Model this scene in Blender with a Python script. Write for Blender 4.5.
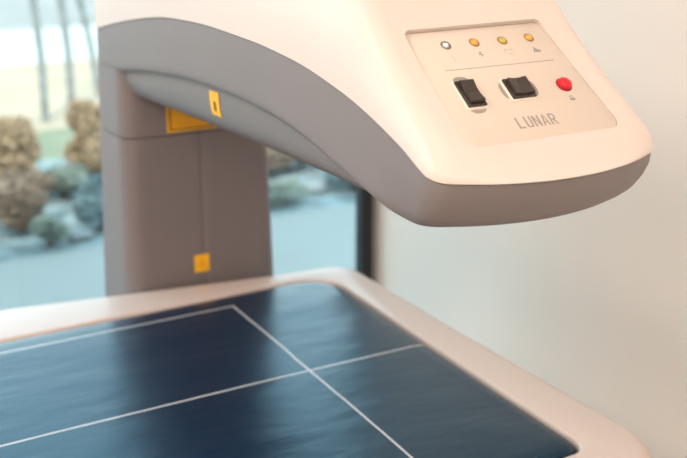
import bpy, bmesh, math, random
from mathutils import Vector, Matrix
from mathutils import noise as mnoise
for o in list(bpy.data.objects): bpy.data.objects.remove(o)
random.seed(7)
SC = bpy.context.scene
COL = SC.collection
R = math.radians

# ---------------------------------------------------------------- camera
cam = bpy.data.cameras.new('camera'); cam_o = bpy.data.objects.new('camera', cam); COL.objects.link(cam_o)
cam.sensor_width = 36.0; cam.lens = 1035/687*36.0
cam.clip_start = 0.02; cam.clip_end = 300
cam_o.location = (-0.7891, -1.16025, 1.30)
cam_o.rotation_euler = (R(90-18.5345), 0, R(-29.1365))
cam.dof.use_dof = True; cam.dof.focus_distance = 1.03; cam.dof.aperture_fstop = 4.8
SC.camera = cam_o

# ---------------------------------------------------------------- sky
w = bpy.data.worlds.new('overcast_sky'); SC.world = w; w.use_nodes = True
wn = w.node_tree.nodes; wl = w.node_tree.links
bg = wn['Background']
tc = wn.new('ShaderNodeTexCoord'); sx = wn.new('ShaderNodeSeparateXYZ'); rp = wn.new('ShaderNodeValToRGB')
wl.new(tc.outputs['Generated'], sx.inputs[0]); wl.new(sx.outputs['Z'], rp.inputs[0]); wl.new(rp.outputs[0], bg.inputs[0])
rp.color_ramp.elements[0].position = 0.0; rp.color_ramp.elements[0].color = (.90, .97, 1.0, 1)
rp.color_ramp.elements[1].position = 0.4; rp.color_ramp.elements[1].color = (.62, .86, 1.0, 1)
bg.inputs[1].default_value = 3.3

sun = bpy.data.lights.new('sun', 'SUN'); sun.energy = 4.0; sun.color = (1.0, .90, .78); sun.angle = R(3)
sun_o = bpy.data.objects.new('sun', sun); COL.objects.link(sun_o); sun_o.location = (-4, -6, 9)
sun_o.rotation_euler = Vector((.35, .60, -1.0)).to_track_quat('-Z', 'Y').to_euler()     # from behind the building

# ---------------------------------------------------------------- room lamps (warm, on the ceiling)
def area(name, loc, size, power, col, tgt=None):
    l = bpy.data.lights.new(name, 'AREA'); l.shape = 'RECTANGLE'; l.size, l.size_y = size; l.energy = power; l.color = col
    o = bpy.data.objects.new(name, l); COL.objects.link(o); o.location = loc
    if tgt is not None:
        o.rotation_euler = (Vector(tgt)-Vector(loc)).to_track_quat('-Z', 'Y').to_euler()
    return o
WARM = (1.0, .80, .66)
area('ceiling_lamp_light', (-0.25, -1.05, 2.55), (1.0, 0.7), 10, WARM)
area('ceiling_lamp_light', (-2.3, -0.35, 2.55), (1.2, 0.8), 70, WARM)
area('ceiling_lamp_light', (-1.2, -2.5, 2.55), (1.2, 0.8), 34, WARM)
vs = SC.view_settings
SC.display_settings.display_device = 'sRGB'
vs.view_transform = 'Standard'; vs.look = 'None'; vs.exposure = 0.0; vs.gamma = 1.0; vs.use_curve_mapping = False

# ---------------------------------------------------------------- helpers
def tag(o, label=None, cat=None, group=None, kind=None):
    if label: o['label'] = label
    if cat: o['category'] = cat
    if group: o['group'] = group
    if kind: o['kind'] = kind
    return o
def empty(name, loc=(0, 0, 0)):
    o = bpy.data.objects.new(name, None); COL.objects.link(o); o.location = loc; o.empty_display_size = .1
    return o
def link(name, me, mats, parent=None, sharp=35, smooth=True):
    if not isinstance(mats, (list, tuple)): mats = [mats]
    for m in mats: me.materials.append(m)
    if smooth:
        for p in me.polygons: p.use_smooth = True
        if sharp is not None: me.set_sharp_from_angle(angle=R(sharp))
    o = bpy.data.objects.new(name, me); COL.objects.link(o)
    if parent is not None:
        o.parent = parent
        q = Vector((0, 0, 0)); a = parent
        while a is not None: q += a.location; a = a.parent
        me.transform(Matrix.Translation(-q))       # geometry is written in room coordinates
    return o
def from_bm(name, bm, mats, parent=None, sharp=35, smooth=True, recalc=True):
    if recalc: bmesh.ops.recalc_face_normals(bm, faces=bm.faces)
    me = bpy.data.meshes.new(name); bm.to_mesh(me); bm.free()
    return link(name, me, mats, parent, sharp, smooth)
def box(bm, lo, hi, bev=0, seg=2, mi=0):
    v = [bm.verts.new((x, y, z)) for x in (lo[0], hi[0]) for y in (lo[1], hi[1]) for z in (lo[2], hi[2])]
    fs = [bm.faces.new([v[i] for i in f]) for f in ((0,1,3,2),(4,6,7,5),(0,4,5,1),(2,3,7,6),(0,2,6,4),(1,5,7,3))]
    for f in fs: f.material_index = mi
    if bev > 0:
        es = set(e for f in fs for e in f.edges)
        bmesh.ops.bevel(bm, geom=list(es), offset=bev, segments=seg, affect='EDGES', profile=.5)
def rings(bm, rs, cap0=False, cap1=False, mi=0):
    """closed rings of equal length joined into a skin"""
    V = [[bm.verts.new(p) for p in r] for r in rs]
    n = len(V[0])
    for a, b in zip(V, V[1:]):
        for i in range(n):
            j = (i+1) % n
            f = bm.faces.new((a[i], a[j], b[j], b[i])); f.material_index = mi
    if cap0: bm.faces.new(V[0][::-1]).material_index = mi
    if cap1: bm.faces.new(V[-1]).material_index = mi
    return V
def fillet(poly, seg=8, sub=1):
    """poly: list of (x, y, r, nsub after this point) closed -> smooth outline"""
    n = len(poly); out = []
    arcs = []
    for i in range(n):
        p = Vector(poly[i][:2]); a = Vector(poly[i-1][:2]); b = Vector(poly[(i+1) % n][:2]); r = poly[i][2]
        d0 = (a-p).normalized(); d1 = (b-p).normalized()
        if r <= 0: arcs.append([p]); continue
        ang = math.acos(max(-1, min(1, d0.dot(d1))))
        t = r/math.tan(ang/2)
        c = p+(d0+d1).normalized()*(r/math.sin(ang/2))
        s = p+d0*t; e = p+d1*t
        a0 = math.atan2(s.y-c.y, s.x-c.x); a1 = math.atan2(e.y-c.y, e.x-c.x)
        da = (a1-a0+math.pi) % (2*math.pi)-math.pi
        arcs.append([c+Vector((math.cos(a0+da*k/seg), math.sin(a0+da*k/seg)))*r for k in range(seg+1)])
    for i in range(n):
        out += arcs[i]
        s = arcs[i][-1]; e = arcs[(i+1) % n][0]; m = poly[i][3]
        for k in range(1, m): out.append(s.lerp(e, k/m))
    return out
def interp(tab, x):
    """smooth (monotone cubic) interpolation through (x, v)"""
    n = len(tab)
    if x <= tab[0][0]: return tab[0][1]
    if x >= tab[-1][0]: return tab[-1][1]
    d = [(tab[i+1][1]-tab[i][1])/(tab[i+1][0]-tab[i][0]) for i in range(n-1)]
    m = [d[0]]+[(0 if d[i-1]*d[i] <= 0 else 2*d[i-1]*d[i]/(d[i-1]+d[i])) for i in range(1, n-1)]+[d[-1]]
    for i in range(n-1):
        if x <= tab[i+1][0]:
            h = tab[i+1][0]-tab[i][0]; t = (x-tab[i][0])/h
            return ((2*t**3-3*t*t+1)*tab[i][1]+(t**3-2*t*t+t)*h*m[i]+(-2*t**3+3*t*t)*tab[i+1][1]+(t**3-t*t)*h*m[i+1])
def sstep(a, b, x):
    t = max(0, min(1, (x-a)/(b-a))); return t*t*(3-2*t)
def tube(bm, pts, rad, n=8, cap=True):
    rs = []
    for i, p in enumerate(pts):
        p = Vector(p)
        t = (Vector(pts[min(i+1, len(pts)-1)])-Vector(pts[max(i-1, 0)])).normalized()
        u = t.orthogonal().normalized(); u = (Vector((1, 0, 0))-t*t.x).normalized() if abs(t.x) < .9 else u
        v = t.cross(u); r = rad[i] if isinstance(rad, (list, tuple)) else rad
        rs.append([p+(u*math.cos(2*math.pi*k/n)+v*math.sin(2*math.pi*k/n))*r for k in range(n)])
    rings(bm, rs, cap, cap)

# ---------------------------------------------------------------- materials
def mat(name, col, rough=.5, spec=.5, noise=None, bump=None, metal=0, coat=0, emis=None):
    m = bpy.data.materials.new(name); m.use_nodes = True
    nt = m.node_tree; b = nt.nodes['Principled BSDF']
    b.inputs['Base Color'].default_value = (*col, 1); b.inputs['Roughness'].default_value = rough
    b.inputs['Specular IOR Level'].default_value = spec; b.inputs['Metallic'].default_value = metal
    b.inputs['Coat Weight'].default_value = coat
    t = nt.nodes.new('ShaderNodeTexCoord')
    if noise:
        sc, amt = noise
        nz = nt.nodes.new('ShaderNodeTexNoise'); nz.inputs['Scale'].default_value = sc; nz.inputs['Detail'].default_value = 4
        nt.links.new(t.outputs['Object'], nz.inputs['Vector'])
        r = nt.nodes.new('ShaderNodeValToRGB')
        r.color_ramp.elements[0].position = .3; r.color_ramp.elements[1].position = .7
        r.color_ramp.elements[0].color = (*[max(0, c*(1-amt)) for c in col], 1)
        r.color_ramp.elements[1].color = (*[min(1, c*(1+amt)) for c in col], 1)
        nt.links.new(nz.outputs['Fac'], r.inputs[0]); nt.links.new(r.outputs[0], b.inputs['Base Color'])
    if bump:
        sc, st = bump
        nz = nt.nodes.new('ShaderNodeTexNoise'); nz.inputs['Scale'].default_value = sc; nz.inputs['Detail'].default_value = 3
        nt.links.new(t.outputs['Object'], nz.inputs['Vector'])
        bp = nt.nodes.new('ShaderNodeBump'); bp.inputs['Strength'].default_value = st; bp.inputs['Distance'].default_value = .002
        nt.links.new(nz.outputs['Fac'], bp.inputs['Height']); nt.links.new(bp.outputs[0], b.inputs['Normal'])
    if emis:
        b.inputs['Emission Color'].default_value = (*emis[0], 1); b.inputs['Emission Strength'].default_value = emis[1]
    return m
M = {}
M['wall'] = mat('painted_plaster', (.82, .755, .70), .8, .2, noise=(3, .02), bump=(160, .08))
M['ceiling'] = mat('white_ceiling', (.82, .80, .77), .9, .2, noise=(3, .02))
M['floor'] = mat('vinyl_floor', (.55, .49, .43), .5, .4, noise=(6, .12))
M['frame'] = mat('black_aluminium', (.010, .011, .014), .45, .4, noise=(20, .2))
M['gasket'] = mat('grey_seal', (.30, .30, .29), .6, .3, noise=(20, .1))
M['cream'] = mat('cream_plastic', (.65, .590, .566), .38, .45, noise=(4, .012), bump=(220, .03))
M['rim'] = mat('cream_table_plastic', (.53, .462, .435), .27, .5, noise=(4, .012))
M['panel'] = mat('beige_panel_foil', (.635, .57, .51), .5, .4, noise=(8, .012))
M['grey'] = mat('grey_plastic', (.197, .184, .194), .5, .4, noise=(5, .02), bump=(260, .05))
M['grey2'] = mat('warm_grey_plastic', (.186, .168, .178), .5, .4, noise=(5, .02), bump=(260, .05))
M['belly'] = mat('grey_belly_plastic', (.185, .174, .182), .42, .4, noise=(5, .02))
M['base'] = mat('white_steel', (.62, .60, .57), .45, .4, noise=(5, .03))
M['yellow'] = mat('yellow_label', (.92, .50, .02), .5, .4, noise=(60, .05))
M['amberprint'] = mat('orange_label', (.85, .40, .010), .5, .4, noise=(60, .05))
M['brown'] = mat('brown_label_ink', (.13, .06, .01), .6, .3, noise=(80, .1))
M['ink'] = mat('grey_print', (.30, .28, .265), .6, .3, noise=(80, .05))
M['ink2'] = mat('pale_grey_print', (.44, .41, .375), .6, .3, noise=(80, .05))
M['black'] = mat('black_rocker', (.028, .020, .018), .38, .5, noise=(50, .1))
M['bezel'] = mat('white_bezel', (.82, .78, .72), .35, .5, noise=(50, .01))
M['chrome'] = mat('grey_lamp_ring', (.22, .22, .23), .3, .5, metal=.6, noise=(50, .05))
M['clear'] = mat('clear_lens', (.80, .84, .86), .12, .6, noise=(50, .02), coat=.5)
M['amber'] = mat('amber_lens', (.74, .35, .05), .2, .6, noise=(50, .03), coat=.4)
M['olive'] = mat('yellow_green_lens', (.50, .40, .07), .2, .6, noise=(50, .03), coat=.4)
M['darkamber'] = mat('amber_ring', (.28, .17, .05), .4, .5, noise=(50, .05))
M['red'] = mat('red_button_plastic', (.66, .004, .026), .3, .4, noise=(50, .03), coat=.1)
M['redring'] = mat('dark_red_ring', (.30, .012, .02), .4, .5, noise=(50, .05))

def glass_mat():
    m = bpy.data.materials.new('window_glass'); m.use_nodes = True; nt = m.node_tree
    for n in list(nt.nodes): nt.nodes.remove(n)
    o = nt.nodes.new('ShaderNodeOutputMaterial'); mx = nt.nodes.new('ShaderNodeMixShader')
    t = nt.nodes.new('ShaderNodeBsdfTransparent'); t.inputs[0].default_value = (.88, .965, .95, 1)
    g = nt.nodes.new('ShaderNodeBsdfGlossy'); g.inputs['Roughness'].default_value = .02
    f = nt.nodes.new('ShaderNodeFresnel'); f.inputs[0].default_value = 1.45
    nt.links.new(f.outputs[0], mx.inputs[0]); nt.links.new(t.outputs[0], mx.inputs[1]); nt.links.new(g.outputs[0], mx.inputs[2])
    nt.links.new(mx.outputs[0], o.inputs[0]); return m
M['glass'] = glass_mat()

def pad_mat():
    """navy vinyl with thin white printed lines: a centre line, and an inset rectangle"""
    m = mat('navy_vinyl', (.003, .012, .036), .27, .62); m.node_tree.nodes['Principled BSDF'].inputs['Specular Tint'].default_value = (.34, .80, 1.0, 1); m.node_tree.nodes['Principled BSDF'].inputs['Coat Roughness'].default_value = .3; nt = m.node_tree; b = nt.nodes['Principled BSDF']
    N = nt.nodes.new; L = nt.links.new
    t = N('ShaderNodeTexCoord'); s = N('ShaderNodeSeparateXYZ')
    nz = N('ShaderNodeTexNoise'); nz.inputs['Scale'].default_value = 7
    L(t.outputs['Object'], nz.inputs['Vector'])
    L(t.outputs['Object'], s.inputs[0])
    def math_(op, a, bb=None, c=None):
        n = N('ShaderNodeMath'); n.operation = op
        for i, v in enumerate((a, bb, c)):
            if v is None: continue
            if isinstance(v, (int, float)): n.inputs[i].default_value = v
            else: L(v, n.inputs[i])
        return n.outputs[0]
    wob = math_('MULTIPLY', math_('SUBTRACT', nz.outputs['Fac'], .5), .004)
    X = math_('ADD', s.outputs['X'], wob); Y = math_('ADD', s.outputs['Y'], wob)
    aY = math_('ABSOLUTE', Y)
    def line(v, pos, hw=.0016):
        d = math_('ABSOLUTE', math_('SUBTRACT', v, pos)); return math_('LESS_THAN', d, hw)
    XL = -.196; YL = .2685
    l0 = line(Y, 0.0)                                                  # centre line, whole length
    l1 = math_('MULTIPLY', line(aY, YL), math_('LESS_THAN', X, XL+.002))
    l2 = math_('MULTIPLY', line(X, XL), math_('LESS_THAN', aY, YL+.002))
    f = math_('MAXIMUM', l0, math_('MAXIMUM', l1, l2))
    mx = N('ShaderNodeMix'); mx.data_type = 'RGBA'
    mx.inputs[6].default_value = (.003, .012, .036, 1); mx.inputs[7].default_value = (.56, .56, .56, 1)
    L(math_('MULTIPLY', f, .9), mx.inputs[0]); L(mx.outputs[2], b.inputs['Base Color'])
    # soft creases in the vinyl
    mp = N('ShaderNodeMapping'); mp.inputs['Scale'].default_value = (4, 11, 4); L(t.outputs['Object'], mp.inputs[0])
    n2 = N('ShaderNodeTexNoise'); n2.inputs['Scale'].default_value = 1.3; n2.inputs['Detail'].default_value = 3; L(mp.outputs[0], n2.inputs['Vector'])
    bp = N('ShaderNodeBump'); bp.inputs['Strength'].default_value = .30; bp.inputs['Distance'].default_value = .01
    L(n2.outputs['Fac'], bp.inputs['Height']); L(bp.outputs[0], b.inputs['Normal'])
    return m
M['pad'] = pad_mat()

# ================================================================ THE ROOM
XW = .445; YB = .90; XF = -3.4; YF = -3.6; H = 2.6
def struct(name, lo, hi, m, bev=0):
    bm = bmesh.new(); box(bm, lo, hi, bev); o = from_bm(name, bm, m, smooth=False); return tag(o, kind='structure')
struct('floor', (XF-.1, YF-.1, -.1), (XW+.1, YB+.06, 0), M['floor'])
struct('ceiling', (XF-.1, YF-.1, H), (XW+.1, YB+.2, H+.1), M['ceiling'])
struct('wall_right', (XW, YF-.1, 0), (XW+.1, YB+.015, H), M['wall'])
struct('wall_left', (XF-.1, YF-.1, 0), (XF, YB+.2, H), M['wall'])
struct('wall_front', (XF, YF-.1, 0), (XW, YF, H), M['wall'])
WB, WT, WL = .06, 2.35, -2.9      # glazing: sill, head, left end
bm = bmesh.new()
box(bm, (XF, YB, 0), (WL-.055, YB+.2, H)); box(bm, (WL-.055, YB, WT+.06), (XW, YB+.2, H))
tag(from_bm('wall_back', bm, M['wall'], smooth=False), kind='structure')
win = empty('window_1', (-1.2, YB, 0)); tag(win, kind='structure')
bm = bmesh.new(); box(bm, (.400, YB-.02, WB-.06), (.431, YB+.015, WT+.06), .003); from_bm('jamb', bm, M['frame'], win, smooth=False)
bm = bmesh.new(); box(bm, (WL-.055, YB-.03, WB-.06), (WL, YB+.05, WT+.06), .003); from_bm('jamb', bm, M['frame'], win, smooth=False)
bm = bmesh.new(); box(bm, (WL, YB-.03, WB-.06), (.400, YB+.05, WB), .003); from_bm('sill_rail', bm, M['frame'], win, smooth=False)
bm = bmesh.new(); box(bm, (WL, YB-.03, WT), (.400, YB+.05, WT+.06), .003); from_bm('head_rail', bm, M['frame'], win, smooth=False)
bm = bmesh.new(); box(bm, (-1.33, YB-.03, WB), (-1.28, YB+.05, WT), .003); from_bm('mullion', bm, M['frame'], win, smooth=False)
bm = bmesh.new(); box(bm, (.431, YB-.018, 0), (XW-.0005, YB+.05, WT+.06)); from_bm('seal_strip', bm, M['gasket'], win, smooth=False)
for x0, x1 in ((-1.28, .400), (WL, -1.33)):
    bm = bmesh.new(); v = [bm.verts.new(p) for p in ((x0, YB+.006, WB), (x1, YB+.006, WB), (x1, YB+.006, WT), (x0, YB+.006, WT))]; bm.faces.new(v)
    from_bm('pane', bm, M['glass'], win, smooth=False, recalc=False)

# ================================================================ OUTSIDE
M['paving'] = mat('pale_paving', (.25, .255, .245), .8, .3, noise=(1.2, .06))
M['soil'] = mat('stony_soil', (.19, .23, .235), .9, .2, noise=(9, .35))
M['lawn'] = mat('moss_grass', (.19, .20, .135), .9, .2, noise=(3, .15))
M['field'] = mat('dry_grass', (.375, .29, .21), .9, .2, noise=(1.6, .14))
M['road'] = mat('pale_concrete', (.46, .46, .455), .9, .2, noise=(2, .02))
M['verge'] = mat('grey_gravel_lot', (.25, .235, .22), .9, .2, noise=(1, .10))
def ground(name, y0, y1, m, z=0.0, x0=-14, x1=16):
    bm = bmesh.new(); n = 24
    top = []
    for k in range(n+1):
        x = x0+(x1-x0)*k/n
        j = lambda y: y+.05*mnoise.noise(Vector((x*1.3, y, 0))) if y not in (YB+.06,) else y
        top.append((bm.verts.new((x, j(y0), z)), bm.verts.new((x, j(y1), z)), bm.verts.new((x, j(y0), z-.3)), bm.verts.new((x, j(y1), z-.3))))
    for a, b in zip(top, top[1:]):
        bm.faces.new((a[0], b[0], b[1], a[1])); bm.faces.new((a[2], a[3], b[3], b[2]))
        bm.faces.new((a[0], a[2], b[2], b[0])); bm.faces.new((a[1], b[1], b[3], a[3]))
    for e in (top[0], top[-1]): bm.faces.new((e[0], e[1], e[3], e[2]))
    return tag(from_bm(name, bm, m, smooth=False), kind='structure')
ground('pavement', YB+.06, 2.55, M['paving'], -.02)
ground('planting_bed', 2.55, 3.95, M['soil'], -.02)
ground('lawn', 3.95, 4.62, M['lawn'], -.02)
ground('field', 4.62, 6.95, M['field'], -.02)
ground('road', 6.95, 8.85, M['road'], -.02)
ground('gravel_lot', 8.85, 15, M['verge'], -.02)
ground('far_meadow', 15, 60, M['field'], -.02, -60, 60)

# shrubs: clumps of real leaves/blades around a few stems
def leafmat(name, a, b):
    m = mat(name, a, .7, .25); nt = m.node_tree; bs = nt.nodes['Principled BSDF']
    oi = nt.nodes.new('ShaderNodeTexCoord'); nz = nt.nodes.new('ShaderNodeTexNoise'); nz.inputs['Scale'].default_value = 9
    r = nt.nodes.new('ShaderNodeValToRGB'); r.color_ramp.elements[0].position = .38; r.color_ramp.elements[1].position = .62
    r.color_ramp.elements[0].color = (*a, 1); r.color_ramp.elements[1].color = (*b, 1)
    nt.links.new(oi.outputs['Object'], nz.inputs['Vector']); nt.links.new(nz.outputs['Fac'], r.inputs[0]); nt.links.new(r.outputs[0], bs.inputs['Base Color'])
    return m
M['rust'] = leafmat('russet_leaves', (.26, .17, .10), (.38, .27, .17))
M['brownleaf'] = leafmat('brown_leaves', (.17, .12, .09), (.27, .20, .15))
M['bluegreen'] = leafmat('blue_grey_leaves', (.10, .15, .165), (.19, .26, .27))
M['sage'] = leafmat('sage_leaves', (.15, .18, .15), (.26, .29, .25))
M['twig'] = mat('dark_twigs', (.12, .085, .07), .9, .2, noise=(12, .3))
M['bark'] = mat('grey_bark', (.24, .24, .235), .9, .2, noise=(14, .25))
M['leaf'] = leafmat('green_tree_leaves', (.12, .20, .07), (.28, .38, .14))
M['stone'] = mat('grey_stone', (.22, .235, .245), .85, .3, noise=(8, .25))
def leaves(bm, rng, c, rad, n, size):
    for _ in range(n):
        while True:
            d = Vector((rng.uniform(-1, 1), rng.uniform(-1, 1), rng.uniform(-1, 1)))
            if .25 < d.length < 1: break
        d = d.normalized()*(d.length**.5)
        p = Vector(c)+Vector((d.x*rad[0], d.y*rad[1], d.z*rad[2]))
        u = Vector((rng.gauss(0, 1), rng.gauss(0, 1), rng.gauss(0, 1))).normalized(); v = u.orthogonal().normalized()
        s = size*rng.uniform(.6, 1.3); nn = u.cross(v)*s*.18
        q = [p-u*s, p+v*s*.45+nn, p+u*s, p-v*s*.45+nn]
        bm.faces.new([bm.verts.new(x) for x in q])
def shrub(name, label, loc, rad, n, size, m, group='shrubs in the bed outside the window', cat='shrub'):
    rng = random.Random(hash((round(loc[0]*100), round(loc[1]*100), n)) & 0xffff)
    t = empty(name, (loc[0], loc[1], -.02)); tag(t, label, cat, group)
    bm = bmesh.new(); c = (loc[0], loc[1], rad[2]*1.0)
    k = 8
    leaves(bm, rng, c, (rad[0]*.7, rad[1]*.7, rad[2]*.8), n//3, size)
    for _ in range(k):
        a = rng.uniform(0, 6.28); cc = (c[0]+math.cos(a)*rad[0]*.62, c[1]+math.sin(a)*rad[1]*.62, c[2]+rng.uniform(-.55, .5)*rad[2])
        leaves(bm, rng, cc, (rad[0]*.46, rad[1]*.46, rad[2]*.5), 2*n//(3*k), size)
    from_bm('foliage', bm, m, t, smooth=False, recalc=False)
    bm = bmesh.new()
    for _ in range(7):
        a = rng.uniform(0, 6.28); r0 = rng.uniform(.0, .12)*rad[0]; r1 = rng.uniform(.3, .75)
        p0 = Vector((loc[0]+math.cos(a)*r0, loc[1]+math.sin(a)*r0, -.03)); p1 = Vector((loc[0]+math.cos(a)*r1*rad[0], loc[1]+math.sin(a)*r1*rad[1], rad[2]*rng.uniform(1.1, 1.6)))
        tube(bm, [p0, p0.lerp(p1, .5)+Vector((0, 0, .04)), p1], [.007, .005, .003], 5)
    from_bm('stems', bm, M['twig'], t)
    return t
shrub('russet_shrub', 'round russet brown shrub at the left edge of the window view', (-.06, 3.28), (.23, .22, .19), 6000, .020, M['rust'])
shrub('russet_shrub', 'russet brown shrub just left of the grey pedestal, beyond the glass', (.55, 3.62), (.17, .2, .165), 5500, .020, M['rust'])
shrub('brown_shrub', 'wide brown shrub seen between the grey pedestal and the black window post', (1.36, 3.2), (.36, .2, .14), 6000, .020, M['brownleaf'])
shrub('brown_shrub', 'dark brown low shrub in front of the left russet shrub', (.0, 2.87), (.14, .11, .11), 3500, .018, M['brownleaf'])
PL = [(.29, 2.76, .10, .07, 'bluegreen', 'low blue-grey plant on the paving edge left of the pedestal'),
      (.05, 2.64, .06, .05, 'sage', 'low sage plant under the left russet shrub'),
      (.37, 3.02, .09, .07, 'bluegreen', 'low blue-grey plant farther back, behind the one on the paving edge left of the pedestal'),
      (.26, 3.25, .12, .06, 'sage', 'sage plant between the two russet shrubs'),
      (1.06, 2.72, .12, .04, 'sage', 'low sage plant just right of the pedestal, beyond the glass'),
      (1.44, 2.74, .13, .06, 'bluegreen', 'low blue-grey plant next to the black window post, beyond the glass')]
for x, y, r, h, m, lb in PL:
    shrub('low_plant', lb, (x, y), (r, r*.9, h), 700, .022, M[m], 'low plants along the paving edge', 'plant')
def stone(label, loc, r):
    bm = bmesh.new(); bmesh.ops.create_icosphere(bm, subdivisions=3, radius=1)
    for v in bm.verts:
        k = 1+.25*mnoise.noise(v.co*1.4+Vector((*loc, 0))*7); v.co = Vector((loc[0]+v.co.x*r*k*1.2, loc[1]+v.co.y*r*k, -.02+max(-.02, r*.45+v.co.z*r*.6*k)))
    tag(from_bm('garden_stone', bm, M['stone'], sharp=60), label, 'stone', 'stones in the bed outside the window')
stone('pale grey stone on the paving edge left of the low blue-grey plant', (.17, 2.66), .04)
stone('pale grey stone in the bed between sage plant and black window post', (1.27, 2.80), .05)
stone('grey stone in front of the wide brown shrub beyond the glass', (1.19, 2.93), .045)
# young trees
def sapling(label, base, top, r, lean_mid=0):
    rng = random.Random(int(base[0]*1000))
    t = empty('young_tree', (base[0], base[1], -.02)); tag(t, label, 'tree', 'young trees on the grass')
    b = Vector((base[0], base[1], -.03)); p = Vector(top)
    bm = bmesh.new(); pts = [b.lerp(p, k/8)+Vector((math.sin(k*1.7)*.012*(k > 0), 0, 0)) for k in range(9)]
    tube(bm, pts, [r*(1.15-.5*k/8) for k in range(9)], 10); from_bm('trunk', bm, M['bark'], t)
    for k in range(5):
        bm = bmesh.new(); a = rng.uniform(0, 6.28); s = b.lerp(p, .72+.06*k); e = s+Vector((math.cos(a)*.05, math.sin(a)*.05, .30))
        tube(bm, [s, s.lerp(e, .5)+Vector((0, 0, .03)), e], [r*.4, r*.28, r*.12], 6); from_bm('branch', bm, M['bark'], t)
sapling('leftmost of the three thin grey tree trunks beyond the glass', (.572, 4.84), (.545, 4.84, 3.1), .021)
sapling('middle of the three thin grey tree trunks beyond the glass', (.755, 4.93), (.70, 4.93, 3.1), .021)
sapling('leaning thin grey tree trunk nearest the pedestal, beyond the glass', (1.063, 5.4), (.626, 5.4, 3.1), .019)

# ================================================================ EXAMINATION TABLE
TBL = empty('examination_table', (-.95, 0, 0))
tag(TBL, 'long cream examination table with a smooth rounded plastic rim around the navy pad', 'table')
Nx = -2.05
outer = fillet([(.072, .372, .055, 8), (.097, -.393, .085, 3), (-.02, -.425, .2, 8), (-.50, -.475, .4, 8), (Nx, -.475, .12, 8), (Nx, .470, .12, 8), (-.53, .462, .4, 8), (-.04, .380, .2, 3)], 8)
PADX = -1.94
pad_out = fillet([(.003, .322, .062, 8), (.002, -.337, .020, 3), (-.02, -.337, 0, 8), (-.50, -.337, 0, 8), (PADX, -.337, .03, 8), (PADX, .320, .03, 8), (-.53, .321, 0, 8)], 8)
# resample both outlines to the same count, starting at the same corner
def resample(pts, n):
    P = pts+[pts[0]]; L = [0]
    for a, b in zip(P, P[1:]): L.append(L[-1]+(b-a).length)
    out = []; i = 0
    for k in range(n):
        s = L[-1]*k/n
        while L[i+1] < s: i += 1
        out.append(P[i].lerp(P[i+1], (s-L[i])/max(1e-9, L[i+1]-L[i])))
    return out
def normals(pts):
    n = len(pts); out = []
    for i in range(n):
        t = (pts[(i+1) % n]-pts[i-1]).normalized(); out.append(Vector((-t.y, t.x)))
    c = sum(pts, Vector((0, 0)))/n
    if sum((p-c).dot(q) for p, q in zip(pts, out)) < 0: out = [-q for q in out]
    return out
def inset(pts, d):
    return [p-q*d for p, q in zip(pts, normals(pts))]
inner = inset(resample(pad_out, 800), -.004)
# for every inner point the matching outer point by casting outward
def ray_outline(p, d, poly):
    best = None
    for a, b in zip(poly, poly[1:]+poly[:1]):
        e = b-a; den = d.x*e.y-d.y*e.x
        if abs(den) < 1e-12: continue
        q = a-p; t = (q.x*e.y-q.y*e.x)/den; s = (q.x*d.y-q.y*d.x)/den
        if t > 0 and -1e-6 <= s <= 1+1e-6 and (best is None or t < best): best = t
    return p+d*best
def centre(p):        # spine of the table
    return Vector((max(PADX+.3, min(-.30, p.x)), 0))
oo = [ray_outline(p, (p-centre(p)).normalized(), outer) for p in inner]
ZT = .650
rs = []
def ring2(pts, z): return [(p.x, p.y, z) for p in pts]
rs.append(ring2(inner, ZT-.03)); rs.append(ring2(inner, ZT-.004))
rs.append(ring2([a.lerp(b, .02) for a, b in zip(inner, oo)], ZT-.0008))
rs.append(ring2([a.lerp(b, .06) for a, b in zip(inner, oo)], ZT))
rs.append(ring2([a.lerp(b, .4) for a, b in zip(inner, oo)], ZT+.0005))
RO = .022
for k in range(0, 9):
    a = math.pi/2*k/8
    dd = RO*(1-math.sin(a))
    pts = [b+(a_-b).normalized()*dd for a_, b in zip(inner, oo)]
    rs.append(ring2(pts, ZT-RO*(1-math.cos(a))))
rs.append(ring2(oo, ZT-.07))
rs.append(ring2([b+(a_-b).normalized()*.02 for a_, b in zip(inner, oo)], ZT-.085))
rs.append(ring2(inner, ZT-.085)); rs.append(ring2(inner, ZT-.03))
bm = bmesh.new(); rings(bm, rs); bmesh.ops.remove_doubles(bm, verts=bm.verts, dist=1e-6)
from_bm('rim', bm, M['rim'], TBL, sharp=50)
bm = bmesh.new(); box(bm, (PADX+.01, -.325, ZT-.084), (-.012, .31, ZT-.031)); from_bm('table_deck', bm, M['base'], TBL, smooth=False)
bm = bmesh.new(); box(bm, (-1.80, -.28, .10), (-.14, .28, ZT-.086), .02, 3); from_bm('base_cabinet', bm, M['base'], TBL)
for x0 in (-1.72, -.30):
    bm = bmesh.new(); box(bm, (x0, -.25, 0), (x0+.08, .25, .098), .008); from_bm('foot', bm, M['frame'], TBL)

# navy pad lying in the table
bm = bmesh.new()
P0 = resample(pad_out, 800); prs = []
for d, z in ((.002, ZT-.030), (.0, ZT-.022), (0, ZT-.008), (.0015, ZT-.004), (.005, ZT-.0005), (.012, ZT+.0025), (.03, ZT+.0045)):
    prs.append(ring2([p+(centre(p)-p).normalized()*d for p in P0], z))
for s in (.3, .6, .85):
    base = [p+(centre(p)-p).normalized()*.03 for p in P0]
    prs.append(ring2([p.lerp(centre(p), s) for p in base], ZT+.0045+.0025*s))
rings(bm, prs, True, False)
top = [v for v in bm.verts][-800:]
bm.faces.new(top)
pad = from_bm('table_pad', bm, M['pad'], sharp=60)
tag(pad, 'navy blue vinyl pad with thin white lines lying in the cream table rim', 'pad')

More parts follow.
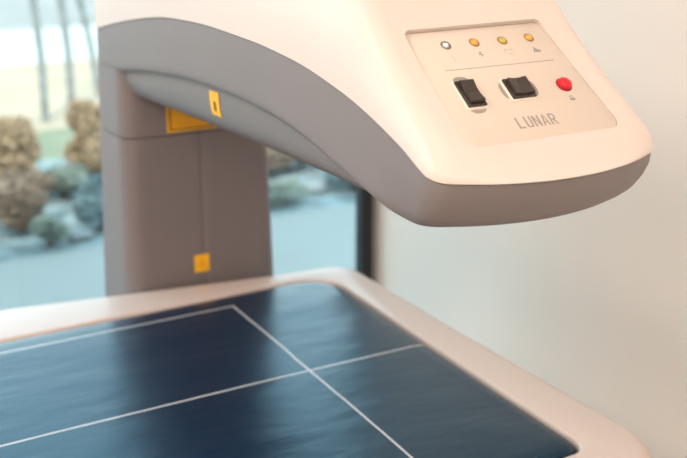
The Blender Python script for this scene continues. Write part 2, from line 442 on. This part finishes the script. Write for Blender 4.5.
# ================================================================ BONE SCANNER
ARM = empty('bone_scanner', (-.1765, .49, 0))
tag(ARM, 'bone density scanner with grey pedestal and cream topped arm reaching over the table', 'scanner')
XC = -.1765; HW = .1305
Btab = [(-.486, 1.052), (-.456, 1.055), (-.399, 1.077), (-.34, 1.096), (-.289, 1.108), (-.19, 1.123), (-.078, 1.130), (.05, 1.132), (.183, 1.127), (.27, 1.118), (.357, 1.105), (.44, 1.091), (.53, 1.073)]
Ltab = [(-.486, 1.003), (-.445, 1.0035), (-.40, 1.0065), (-.347, 1.0155), (-.27, 1.031), (-.201, 1.0445), (-.1, 1.054), (-.014, 1.056), (.1, 1.053), (.22, 1.044), (.33, 1.032), (.43, 1.018), (.53, 1.010)]
TILT = R(36.2)
def plane_z(y): return 1.08+(y+.444)*math.tan(TILT)
Ttab = [(-.37, plane_z(-.37)+.0012), (-.345, plane_z(-.345)+.003), (-.325, plane_z(-.325)+.007), (-.30, 1.194), (-.25, 1.210), (-.15, 1.230), (0, 1.242), (.15, 1.243), (.3, 1.232), (.45, 1.205), (.53, 1.185)]
def top_z(y): return plane_z(y)+.0012 if y < -.37 else max(interp(Ttab, y), 0)
poly = [(XC-HW, .558, .02, 150), (XC-HW, -.4535, .026, 10)]
for k in range(2, 11):
    u = (k-6)/6; yy = -.4875+.034*u*u
    poly.append((XC+HW*u, yy, .16, 4 if k < 10 else 10))
poly += [(XC+HW, -.4535, .026, 150), (XC+HW, .558, .02, 30)]
OUT = fillet(poly, 10)
def spine(p): return Vector((XC, max(-.487+HW*1.02, min(.558-HW, p.y))))
def toward(p, d):
    s = spine(p); v = s-p
    return p+v*(d/HW)
# cream cover
bm = bmesh.new(); crs = []
lip = .0009
crs.append([(*toward(p, .004), interp(Btab, p.y)-.0008) for p in OUT])
crs.append([(*toward(p, -lip), interp(Btab, p.y)) for p in OUT])
IN = .030
for k in range(1, 13):
    a = math.pi/2*k/12; d = -lip+(IN+lip)*(1-math.cos(a)**.8); f = math.sin(a)**.9
    r_ = []
    for p in OUT:
        q = toward(p, d); b = interp(Btab, p.y); t = top_z(q.y)
        t = max(t, b+.004)
        r_.append((*q, b+(t-b)*f))
    crs.append(r_)
for s in [IN+(HW-IN)*k/40 for k in range(1, 41)]:
    crs.append([(*toward(p, s), top_z(toward(p, s).y)+.004*sstep(IN, HW, s)*sstep(-.33, -.2, p.y)) for p in OUT])
V = rings(bm, crs, True, False)
bmesh.ops.remove_doubles(bm, verts=bm.verts, dist=1e-5)      # both halves meet along the spine
bmesh.ops.triangulate(bm, faces=[f for f in bm.faces if len(f.verts) > 4])
cover = from_bm('arm_cover', bm, M['cream'], ARM, sharp=60)
# panel frame of reference
PO = Vector((XC, -.444, 1.08)); PV = Vector((0, math.cos(TILT), math.sin(TILT))); PN = Vector((0, -math.sin(TILT), math.cos(TILT)))
def pp(u, v, h=0): return PO+Vector((u, 0, 0))+PV*v+PN*h
def pprism(bm, pts, h0, h1, mi=0):
    rings(bm, [[pp(u, v, h0) for u, v in pts], [pp(u, v, h1) for u, v in pts]], True, True, mi)
panel_out = [(p.x, p.y) for p in fillet([(-.0880, -.0020, .013, 1), (.0895, -.0025, .012, 1), (.0760, .1445, .008, 1), (-.0875, .1425, .008, 1)], 8)]
# recess for the panel cut out of the cover
bm = bmesh.new(); pprism(bm, panel_out, -.0010, .05)
cut = from_bm('cutter', bm, M['cream'], smooth=False)
md = cover.modifiers.new('recess', 'BOOLEAN'); md.operation = 'DIFFERENCE'; md.object = cut; md.solver = 'EXACT'
dg = bpy.context.evaluated_depsgraph_get(); dg.update()
me2 = bpy.data.meshes.new_from_object(cover.evaluated_get(dg)); cover.modifiers.clear()
cover.data = me2
for p in me2.polygons: p.use_smooth = True
me2.set_sharp_from_angle(angle=R(40))
bpy.data.objects.remove(cut)

# grey shell of the arm
bm = bmesh.new(); grs = []
def low(p, extra=0):
    wf = sstep(-.34, -.46, p.y)
    return Vector((XC+(p.x-XC)*(1-(.080 if p.x < XC else .01)*wf), p.y+.032*wf))
grs.append([(*toward(p, .006), interp(Btab, p.y)-.0006) for p in OUT])
grs.append([(*toward(p, .0008), interp(Btab, p.y)-.0014) for p in OUT])
for f in (.25, .5, .75, .88):
    r_ = []
    for p in OUT:
        q = p.lerp(low(p), f**1.9); b = interp(Btab, p.y); l = interp(Ltab, p.y)
        # the right front corner and the front edge are rounded up underneath
        r_.append((*q, b+(l-b)*f))
    grs.append(r_)
for d, f in ((.0006, .95), (.002, .985), (.0045, 1.0)):
    grs.append([(*toward(low(p), d), interp(Btab, p.y)+(interp(Ltab, p.y)-interp(Btab, p.y))*f) for p in OUT])
for s in [.0045+(HW-.0045)*k/16 for k in range(1, 17)]:
    grs.append([(*toward(low(p), s), interp(Ltab, toward(low(p), s).y)) for p in OUT])
V = rings(bm, grs, True, False); bmesh.ops.remove_doubles(bm, verts=bm.verts, dist=1e-5)
bmesh.ops.triangulate(bm, faces=[f for f in bm.faces if len(f.verts) > 4])
from_bm('arm_shell', bm, M['grey'], ARM, sharp=38)

# rounded channel under the arm
LB = [(-.41, 1.009), (-.33, 1.001), (-.2, .992), (-.1, .9875), (.1, .979), (.3, .971), (.46, .965)]
bm = bmesh.new(); secs = []
WBL = .118
for k in range(41):
    y = .46-(.46+.41)*k/40
    zb = interp(LB, y); zt = interp(Ltab, y)+.008
    wv = WBL*(1-.25*sstep(-.30, -.41, y))
    sec = []
    for j in range(25):
        a = math.pi*j/24; c, s = math.cos(a), math.sin(a)
        xx = -wv*math.copysign(abs(c)**.38, c); zz_ = zt-(zt-zb)*abs(s)**.55
        sec.append((XC+xx, y, zz_))
    secs.append(sec)
vs_ = [[bm.verts.new(p) for p in s] for s in secs]
for a, b in zip(vs_, vs_[1:]):
    for j in range(24): bm.faces.new((a[j], a[j+1], b[j+1], b[j]))
bm.faces.new(vs_[0]); bm.faces.new(vs_[-1][::-1])
belly = from_bm('arm_underside', bm, M['belly'], ARM, sharp=60)

# pedestal
bm = bmesh.new()
FY = .43
def ped_ring(z, off=0.0):
    t = (1.0-z)/.36                       # slight flare to the foot
    hw = HW-.0006+.009*t; yb = .566+.025*t
    hw -= off
    pl = fillet([(XC-hw, yb-off, .02, 10), (XC-hw, FY+off, .030, 10), (XC-.0035, FY+off, 0, 1), (XC, FY+off+.0013, 0, 1), (XC+.0035, FY+off, 0, 10), (XC+hw, FY+off, .030, 10), (XC+hw, yb-off, .03, 10)], 8)
    return [(p.x, p.y, z) for p in pl]
zs = [(1.045, 0), (.97, 0), (.9075, 0), (.9064, .003), (.9044, .003), (.9032, 0), (.80, 0), (.66, 0), (.40, 0), (.06, 0), (.0, 0)]
rings(bm, [ped_ring(z, o) for z, o in zs], True, True)
bmesh.ops.triangulate(bm, faces=[f for f in bm.faces if len(f.verts) > 4])
from_bm('pedestal', bm, M['grey2'], ARM, sharp=28)

# yellow laser labels
def plate(name, verts, m, parent, thick, nrm):
    """a thin plate from a flat outline and its normal"""
    bm = bmesh.new(); nv = Vector(nrm).normalized()
    rings(bm, [[Vector(v) for v in verts], [Vector(v)+nv*thick for v in verts]], True, True)
    return from_bm(name, bm, m, parent, smooth=False)
def rect_xz(x0, x1, z0, z1, y): return [(x0, y, z0), (x1, y, z0), (x1, y, z1), (x0, y, z1)]
NF = (0, -1, 0)
lab = tag(plate('warning_label', rect_xz(-.2335, -.1280, .9095, .9570, FY-.0002), M['yellow'], ARM, .0008, NF), 'large yellow warning label with a dark border line')
plate('label_border', rect_xz(-.2295, -.1320, .9125, .9525, FY-.0010), M['brown'], lab, .0003, NF)
plate('label_field', rect_xz(-.2265, -.1350, .9150, .9495, FY-.0013), M['amberprint'], lab, .0003, NF)
l2 = tag(plate('warning_sticker', rect_xz(-.1975, -.1705, .6580, .6890, FY-.0002), M['yellow'], ARM, .0008, NF), 'small square yellow sticker near the table')
plate('sticker_mark', [(-.191, FY-.001, .667), (-.178, FY-.001, .667), (-.178, FY-.001, .676), (-.1845, FY-.001, .682), (-.191, FY-.001, .676)], M['amberprint'], l2, .0003, NF)
# the sticker on the channel follows its curved side
def belly_pt(y, f, h):
    """point on the channel side, f 0 (top) .. 1 (bottom), pushed out by h"""
    zb = interp(LB, y); zt = interp(Ltab, y)+.008
    a = math.pi/2*f
    def pt(a): c, s = math.cos(a), math.sin(a); return Vector((XC-WBL*abs(c)**.38, y, zt-(zt-zb)*abs(s)**.55))
    p = pt(a); t = pt(a+.01)-pt(a-.01); nrm = Vector((t.z, 0, -t.x)).normalized()
    if nrm.x > 0: nrm = -nrm
    return p+nrm*h
def curved(name, y0, y1, f0, f1, h, m, parent, n=8):
    bm = bmesh.new(); A = []
    for i in range(n+1):
        f = f0+(f1-f0)*i/n
        A.append([bm.verts.new(belly_pt(y, f, hh)) for y in (y0, y1) for hh in (h-.0006, h)])
    for a, b in zip(A, A[1:]):
        bm.faces.new((a[1], a[3], b[3], b[1])); bm.faces.new((a[0], b[0], b[2], a[2])); bm.faces.new((a[0], a[1], b[1], b[0])); bm.faces.new((a[2], b[2], b[3], a[3]))
    bm.faces.new((A[0][0], A[0][2], A[0][3], A[0][1])); bm.faces.new((A[-1][0], A[-1][1], A[-1][3], A[-1][2]))
    return from_bm(name, bm, m, parent, sharp=50)
l3 = tag(curved('warning_sticker', .082, .052, .035, .25, .0010, M['yellow'], ARM), 'small yellow sticker on the rounded underside of the arm')
curved('sticker_mark', .070, .063, .10, .19, .0016, M['brown'], l3)

# ---------------------------------------------------------------- control panel
bm = bmesh.new()
ins = lambda d: [(u*(1-d/.085), v+(d if v < .07 else -d)*(abs(v-.0715)/.0715)) for u, v in panel_out]
rings(bm, [[pp(u, v, h) for u, v in ins(d)] for d, h in ((.0003, -.0009), (.0003, -.0002), (.0007, .0002))], True, True)
panel = tag(from_bm('control_panel', bm, M['panel'], ARM, sharp=40), 'recessed beige control panel')
def lathe(bm, u, v, prof, n=24, mi=0):
    """prof: (radius, height) rings on the panel"""
    rings(bm, [[pp(u+r*math.cos(2*math.pi*k/n), v+r*math.sin(2*math.pi*k/n), h) for k in range(n)] for r, h in prof], True, True, mi)
def lamp(u, v, lens, ring, label):
    bm = bmesh.new(); lathe(bm, u, v, [(.0056, -.001), (.0056, .0004), (.0050, .0010), (.0044, .0010), (.0042, .0002)]); rg = from_bm('indicator_lamp', bm, ring, panel, sharp=50)
    tag(rg, label)
    bm = bmesh.new(); k_ = .72 if lens is M['clear'] else 1; lathe(bm, u, v, [(.0043*k_, -.0005), (.0043*k_, .0006), (.0038*k_, .0014), (.0026*k_, .0021), (.0012*k_, .0024), (.0002, .0025)]); from_bm('lens', bm, lens, rg, sharp=60)
lamp(-.0470, .1230, M['clear'], M['chrome'], 'clear indicator lamp, leftmost of four')
lamp(-.0136, .1234, M['amber'], M['darkamber'], 'amber indicator lamp, second of four')
lamp(.0197, .1228, M['olive'], M['darkamber'], 'yellow-green indicator lamp, third of four')
lamp(.0531, .1236, M['amber'], M['darkamber'], 'amber indicator lamp, rightmost of four')
def prints(name, polys, m, h=.00025):
    bm = bmesh.new()
    for q in polys: pprism(bm, q, .00002, h)
    return from_bm(name, bm, m, panel, smooth=False)
def rc(u0, v0, u1, v1): return [(u0, v0), (u1, v0), (u1, v1), (u0, v1)]
def bar(a, b, wd):
    d = Vector((b[0]-a[0], b[1]-a[1])).normalized(); q = Vector((-d.y, d.x))*wd/2
    return [(a[0]-q.x, a[1]-q.y), (b[0]-q.x, b[1]-q.y), (b[0]+q.x, b[1]+q.y), (a[0]+q.x, a[1]+q.y)]
prints('divider_line', [rc(-.0645, .0905, .0645, .0914)], M['ink'])
prints('power_symbol', [rc(-.0474, .101, -.0468, .109)], M['ink2'])
prints('lightning_symbol', [[(-.0150, .1065), (-.0125, .1105), (-.0145, .1112), (-.0170, .1068)], [(-.0143, .1035), (-.0112, .1078), (-.0150, .1075)]], M['ink'])
c = [bar((.0155, .1105), (.0185, .1105), .0009), bar((.0155, .1105), (.0155, .1080), .0009), bar((.0205, .1105), (.0235, .1105), .0009), bar((.0235, .1105), (.0235, .1085), .0009), bar((.0165, .1045), (.0225, .1045), .0008)]
prints('corner_marks_symbol', c, M['ink2'])
prints('warning_symbol', [[(.0480, .1035), (.0570, .1035), (.0505, .1112)], [(.0545, .1045), (.0575, .1040), (.0555, .1075)]], M['ink'])
prints('lock_symbol', [rc(.0522, .0375, .0582, .0405), bar((.0535, .0405), (.0535, .0432), .0009), bar((.0535, .0432), (.0565, .0432), .0009), bar((.0565, .0432), (.0565, .0405), .0009)], M['ink'])
# curved arrow marks either side of each rocker
def crescent(cu, cv, wd, ht, ang):
    pts = []
    for k in range(13): a = math.pi*k/12; pts.append((wd*math.cos(a), ht*math.sin(a)))
    ca, sa = math.cos(ang), math.sin(ang)
    return [(cu+x*ca-y*sa, cv+x*sa+y*ca) for x, y in pts]
prints('arrow_mark', [crescent(-.0545, .0772, .0085, .0048, 0)], M['ink'])
prints('arrow_mark', [crescent(-.0548, .0405, .0085, .0048, math.pi)], M['ink'])
prints('arrow_mark', [crescent(-.0148, .0588, .0100, .0042, math.pi/2)], M['ink'])
prints('arrow_mark', [crescent(.0184, .0588, .0100, .0042, -math.pi/2)], M['ink'])
def pbox(bm, u0, v0, u1, v1, h0, h1, bev):
    b2 = bmesh.new(); box(b2, (u0, v0, h0), (u1, v1, h1), bev, 2)
    mp = {}
    for v in b2.verts: mp[v] = bm.verts.new(pp(v.co.x, v.co.y, v.co.z))
    for f in b2.faces: bm.faces.new([mp[v] for v in f.verts])
    b2.free()
def rocker(u, v, wu, wv, vertical, label):
    bm = bmesh.new(); pbox(bm, u-wu/2-.0016, v-wv/2-.0016, u+wu/2+.0016, v+wv/2+.0016, -.0005, .0012, .0006)
    bz = tag(from_bm('rocker_switch', bm, M['bezel'], panel, sharp=30), label)
    bm = bmesh.new(); pbox(bm, u-wu/2, v-wv/2, u+wu/2, v+wv/2, .0008, .0032, .0005); fr = from_bm('switch_frame', bm, M['black'], bz, sharp=30)
    # the paddle: two faces meeting in a shallow valley
    bm = bmesh.new(); a, b = wu/2-.0026, wv/2-.0026
    hs = [(-1, .0068), (-.9, .0074), (0, .0048), (.9, .0074), (1, .0068)]
    rows = []
    for s, h in hs:
        for_ = []
        if vertical: q = [(u-a, v+s*b), (u+a, v+s*b)]
        else: q = [(u+s*a, v-b), (u+s*a, v+b)]
        rows.append([bm.verts.new(pp(*q[0], .003)), bm.verts.new(pp(*q[0], h)), bm.verts.new(pp(*q[1], h)), bm.verts.new(pp(*q[1], .003))])
    for r0, r1 in zip(rows, rows[1:]):
        for j in range(3): bm.faces.new((r0[j], r0[j+1], r1[j+1], r1[j]))
        bm.faces.new((r0[3], r0[0], r1[0], r1[3]))
    bm.faces.new(rows[0]); bm.faces.new(rows[-1][::-1])
    from_bm('paddle', bm, M['black'], bz, smooth=False)
rocker(-.0545, .0588, .0205, .0318, True, 'upright black rocker switch in white bezel')
rocker(.0018, .0588, .0272, .0245, False, 'crosswise black rocker switch in white bezel')
bm = bmesh.new(); lathe(bm, .0562, .0577, [(.0086, -.001), (.0086, .0006), (.0080, .0014), (.0072, .0014), (.0068, .0004)], 32); st = tag(from_bm('stop_button', bm, M['redring'], panel, sharp=50), 'round red push button')
bm = bmesh.new(); lathe(bm, .0562, .0577, [(.0070, -.0005), (.0070, .0030), (.0066, .0042), (.0052, .0052), (.003, .0057), (.0004, .0058)], 32); from_bm('button_cap', bm, M['red'], st, sharp=60)
# lettering on the panel: condensed capitals out of flat strokes
LW, LH, ST = .0078, .0134, .0021
def strokes(ch):
    if ch == 'L': return [rc(0, 0, ST, LH), rc(ST, 0, LW*.9, ST*.85)]
    if ch == 'U':
        o = [rc(0, .0025, ST, LH), rc(LW-ST, .0025, LW, LH)]
        a = []; b = []
        for k in range(9):
            t = math.pi+math.pi*k/8
            a.append((LW/2+LW/2*math.cos(t), .0025+.0025*math.sin(t))); b.append((LW/2+(LW/2-ST)*math.cos(t), .0025+(.0025-ST*.8)*math.sin(t)))
        return o+[[a[k], a[k+1], b[k+1], b[k]] for k in range(8)]
    if ch == 'N': return [rc(0, 0, ST, LH), rc(LW-ST, 0, LW, LH), [(ST, LH), (ST, LH-.0042), (LW-ST, 0), (LW-ST, .0042)]]
    if ch == 'A': return [[(0, 0), (ST, 0), (LW/2+ST*.3, LH), (LW/2-ST*.55, LH)], [(LW-ST, 0), (LW, 0), (LW/2+ST*.55, LH), (LW/2+ST*.3, LH-.003)], [(LW*.33, .0032), (LW*.68, .0032), (LW*.63, .0050), (LW*.37, .0050)]]
    if ch == 'R':
        o = [rc(0, 0, ST, LH), rc(ST, LH-ST*.85, LW*.6, LH), rc(ST, .0055, LW*.6, .0055+ST*.8), [(LW*.42, .0055), (LW*.72, .0055), (LW, 0), (LW-ST*1.05, 0)]]
        cy_ = (LH+.0055)/2; ry = (LH-.0055)/2; a = []; b = []
        for k in range(9):
            t = -math.pi/2+math.pi*k/8
            a.append((LW*.6+LW*.36*math.cos(t), cy_+ry*math.sin(t))); b.append((LW*.6+(LW*.36-ST)*math.cos(t), cy_+(ry-ST*.8)*math.sin(t)))
        return o+[[a[k], a[k+1], b[k+1], b[k]] for k in range(8)]
letter_polys = []
for i, ch in enumerate('LUNAR'):
    letter_polys += [[(x-.0237+i*.00945, y+.0120) for x, y in q] for q in strokes(ch)]
prints('lettering', letter_polys, M['ink'])
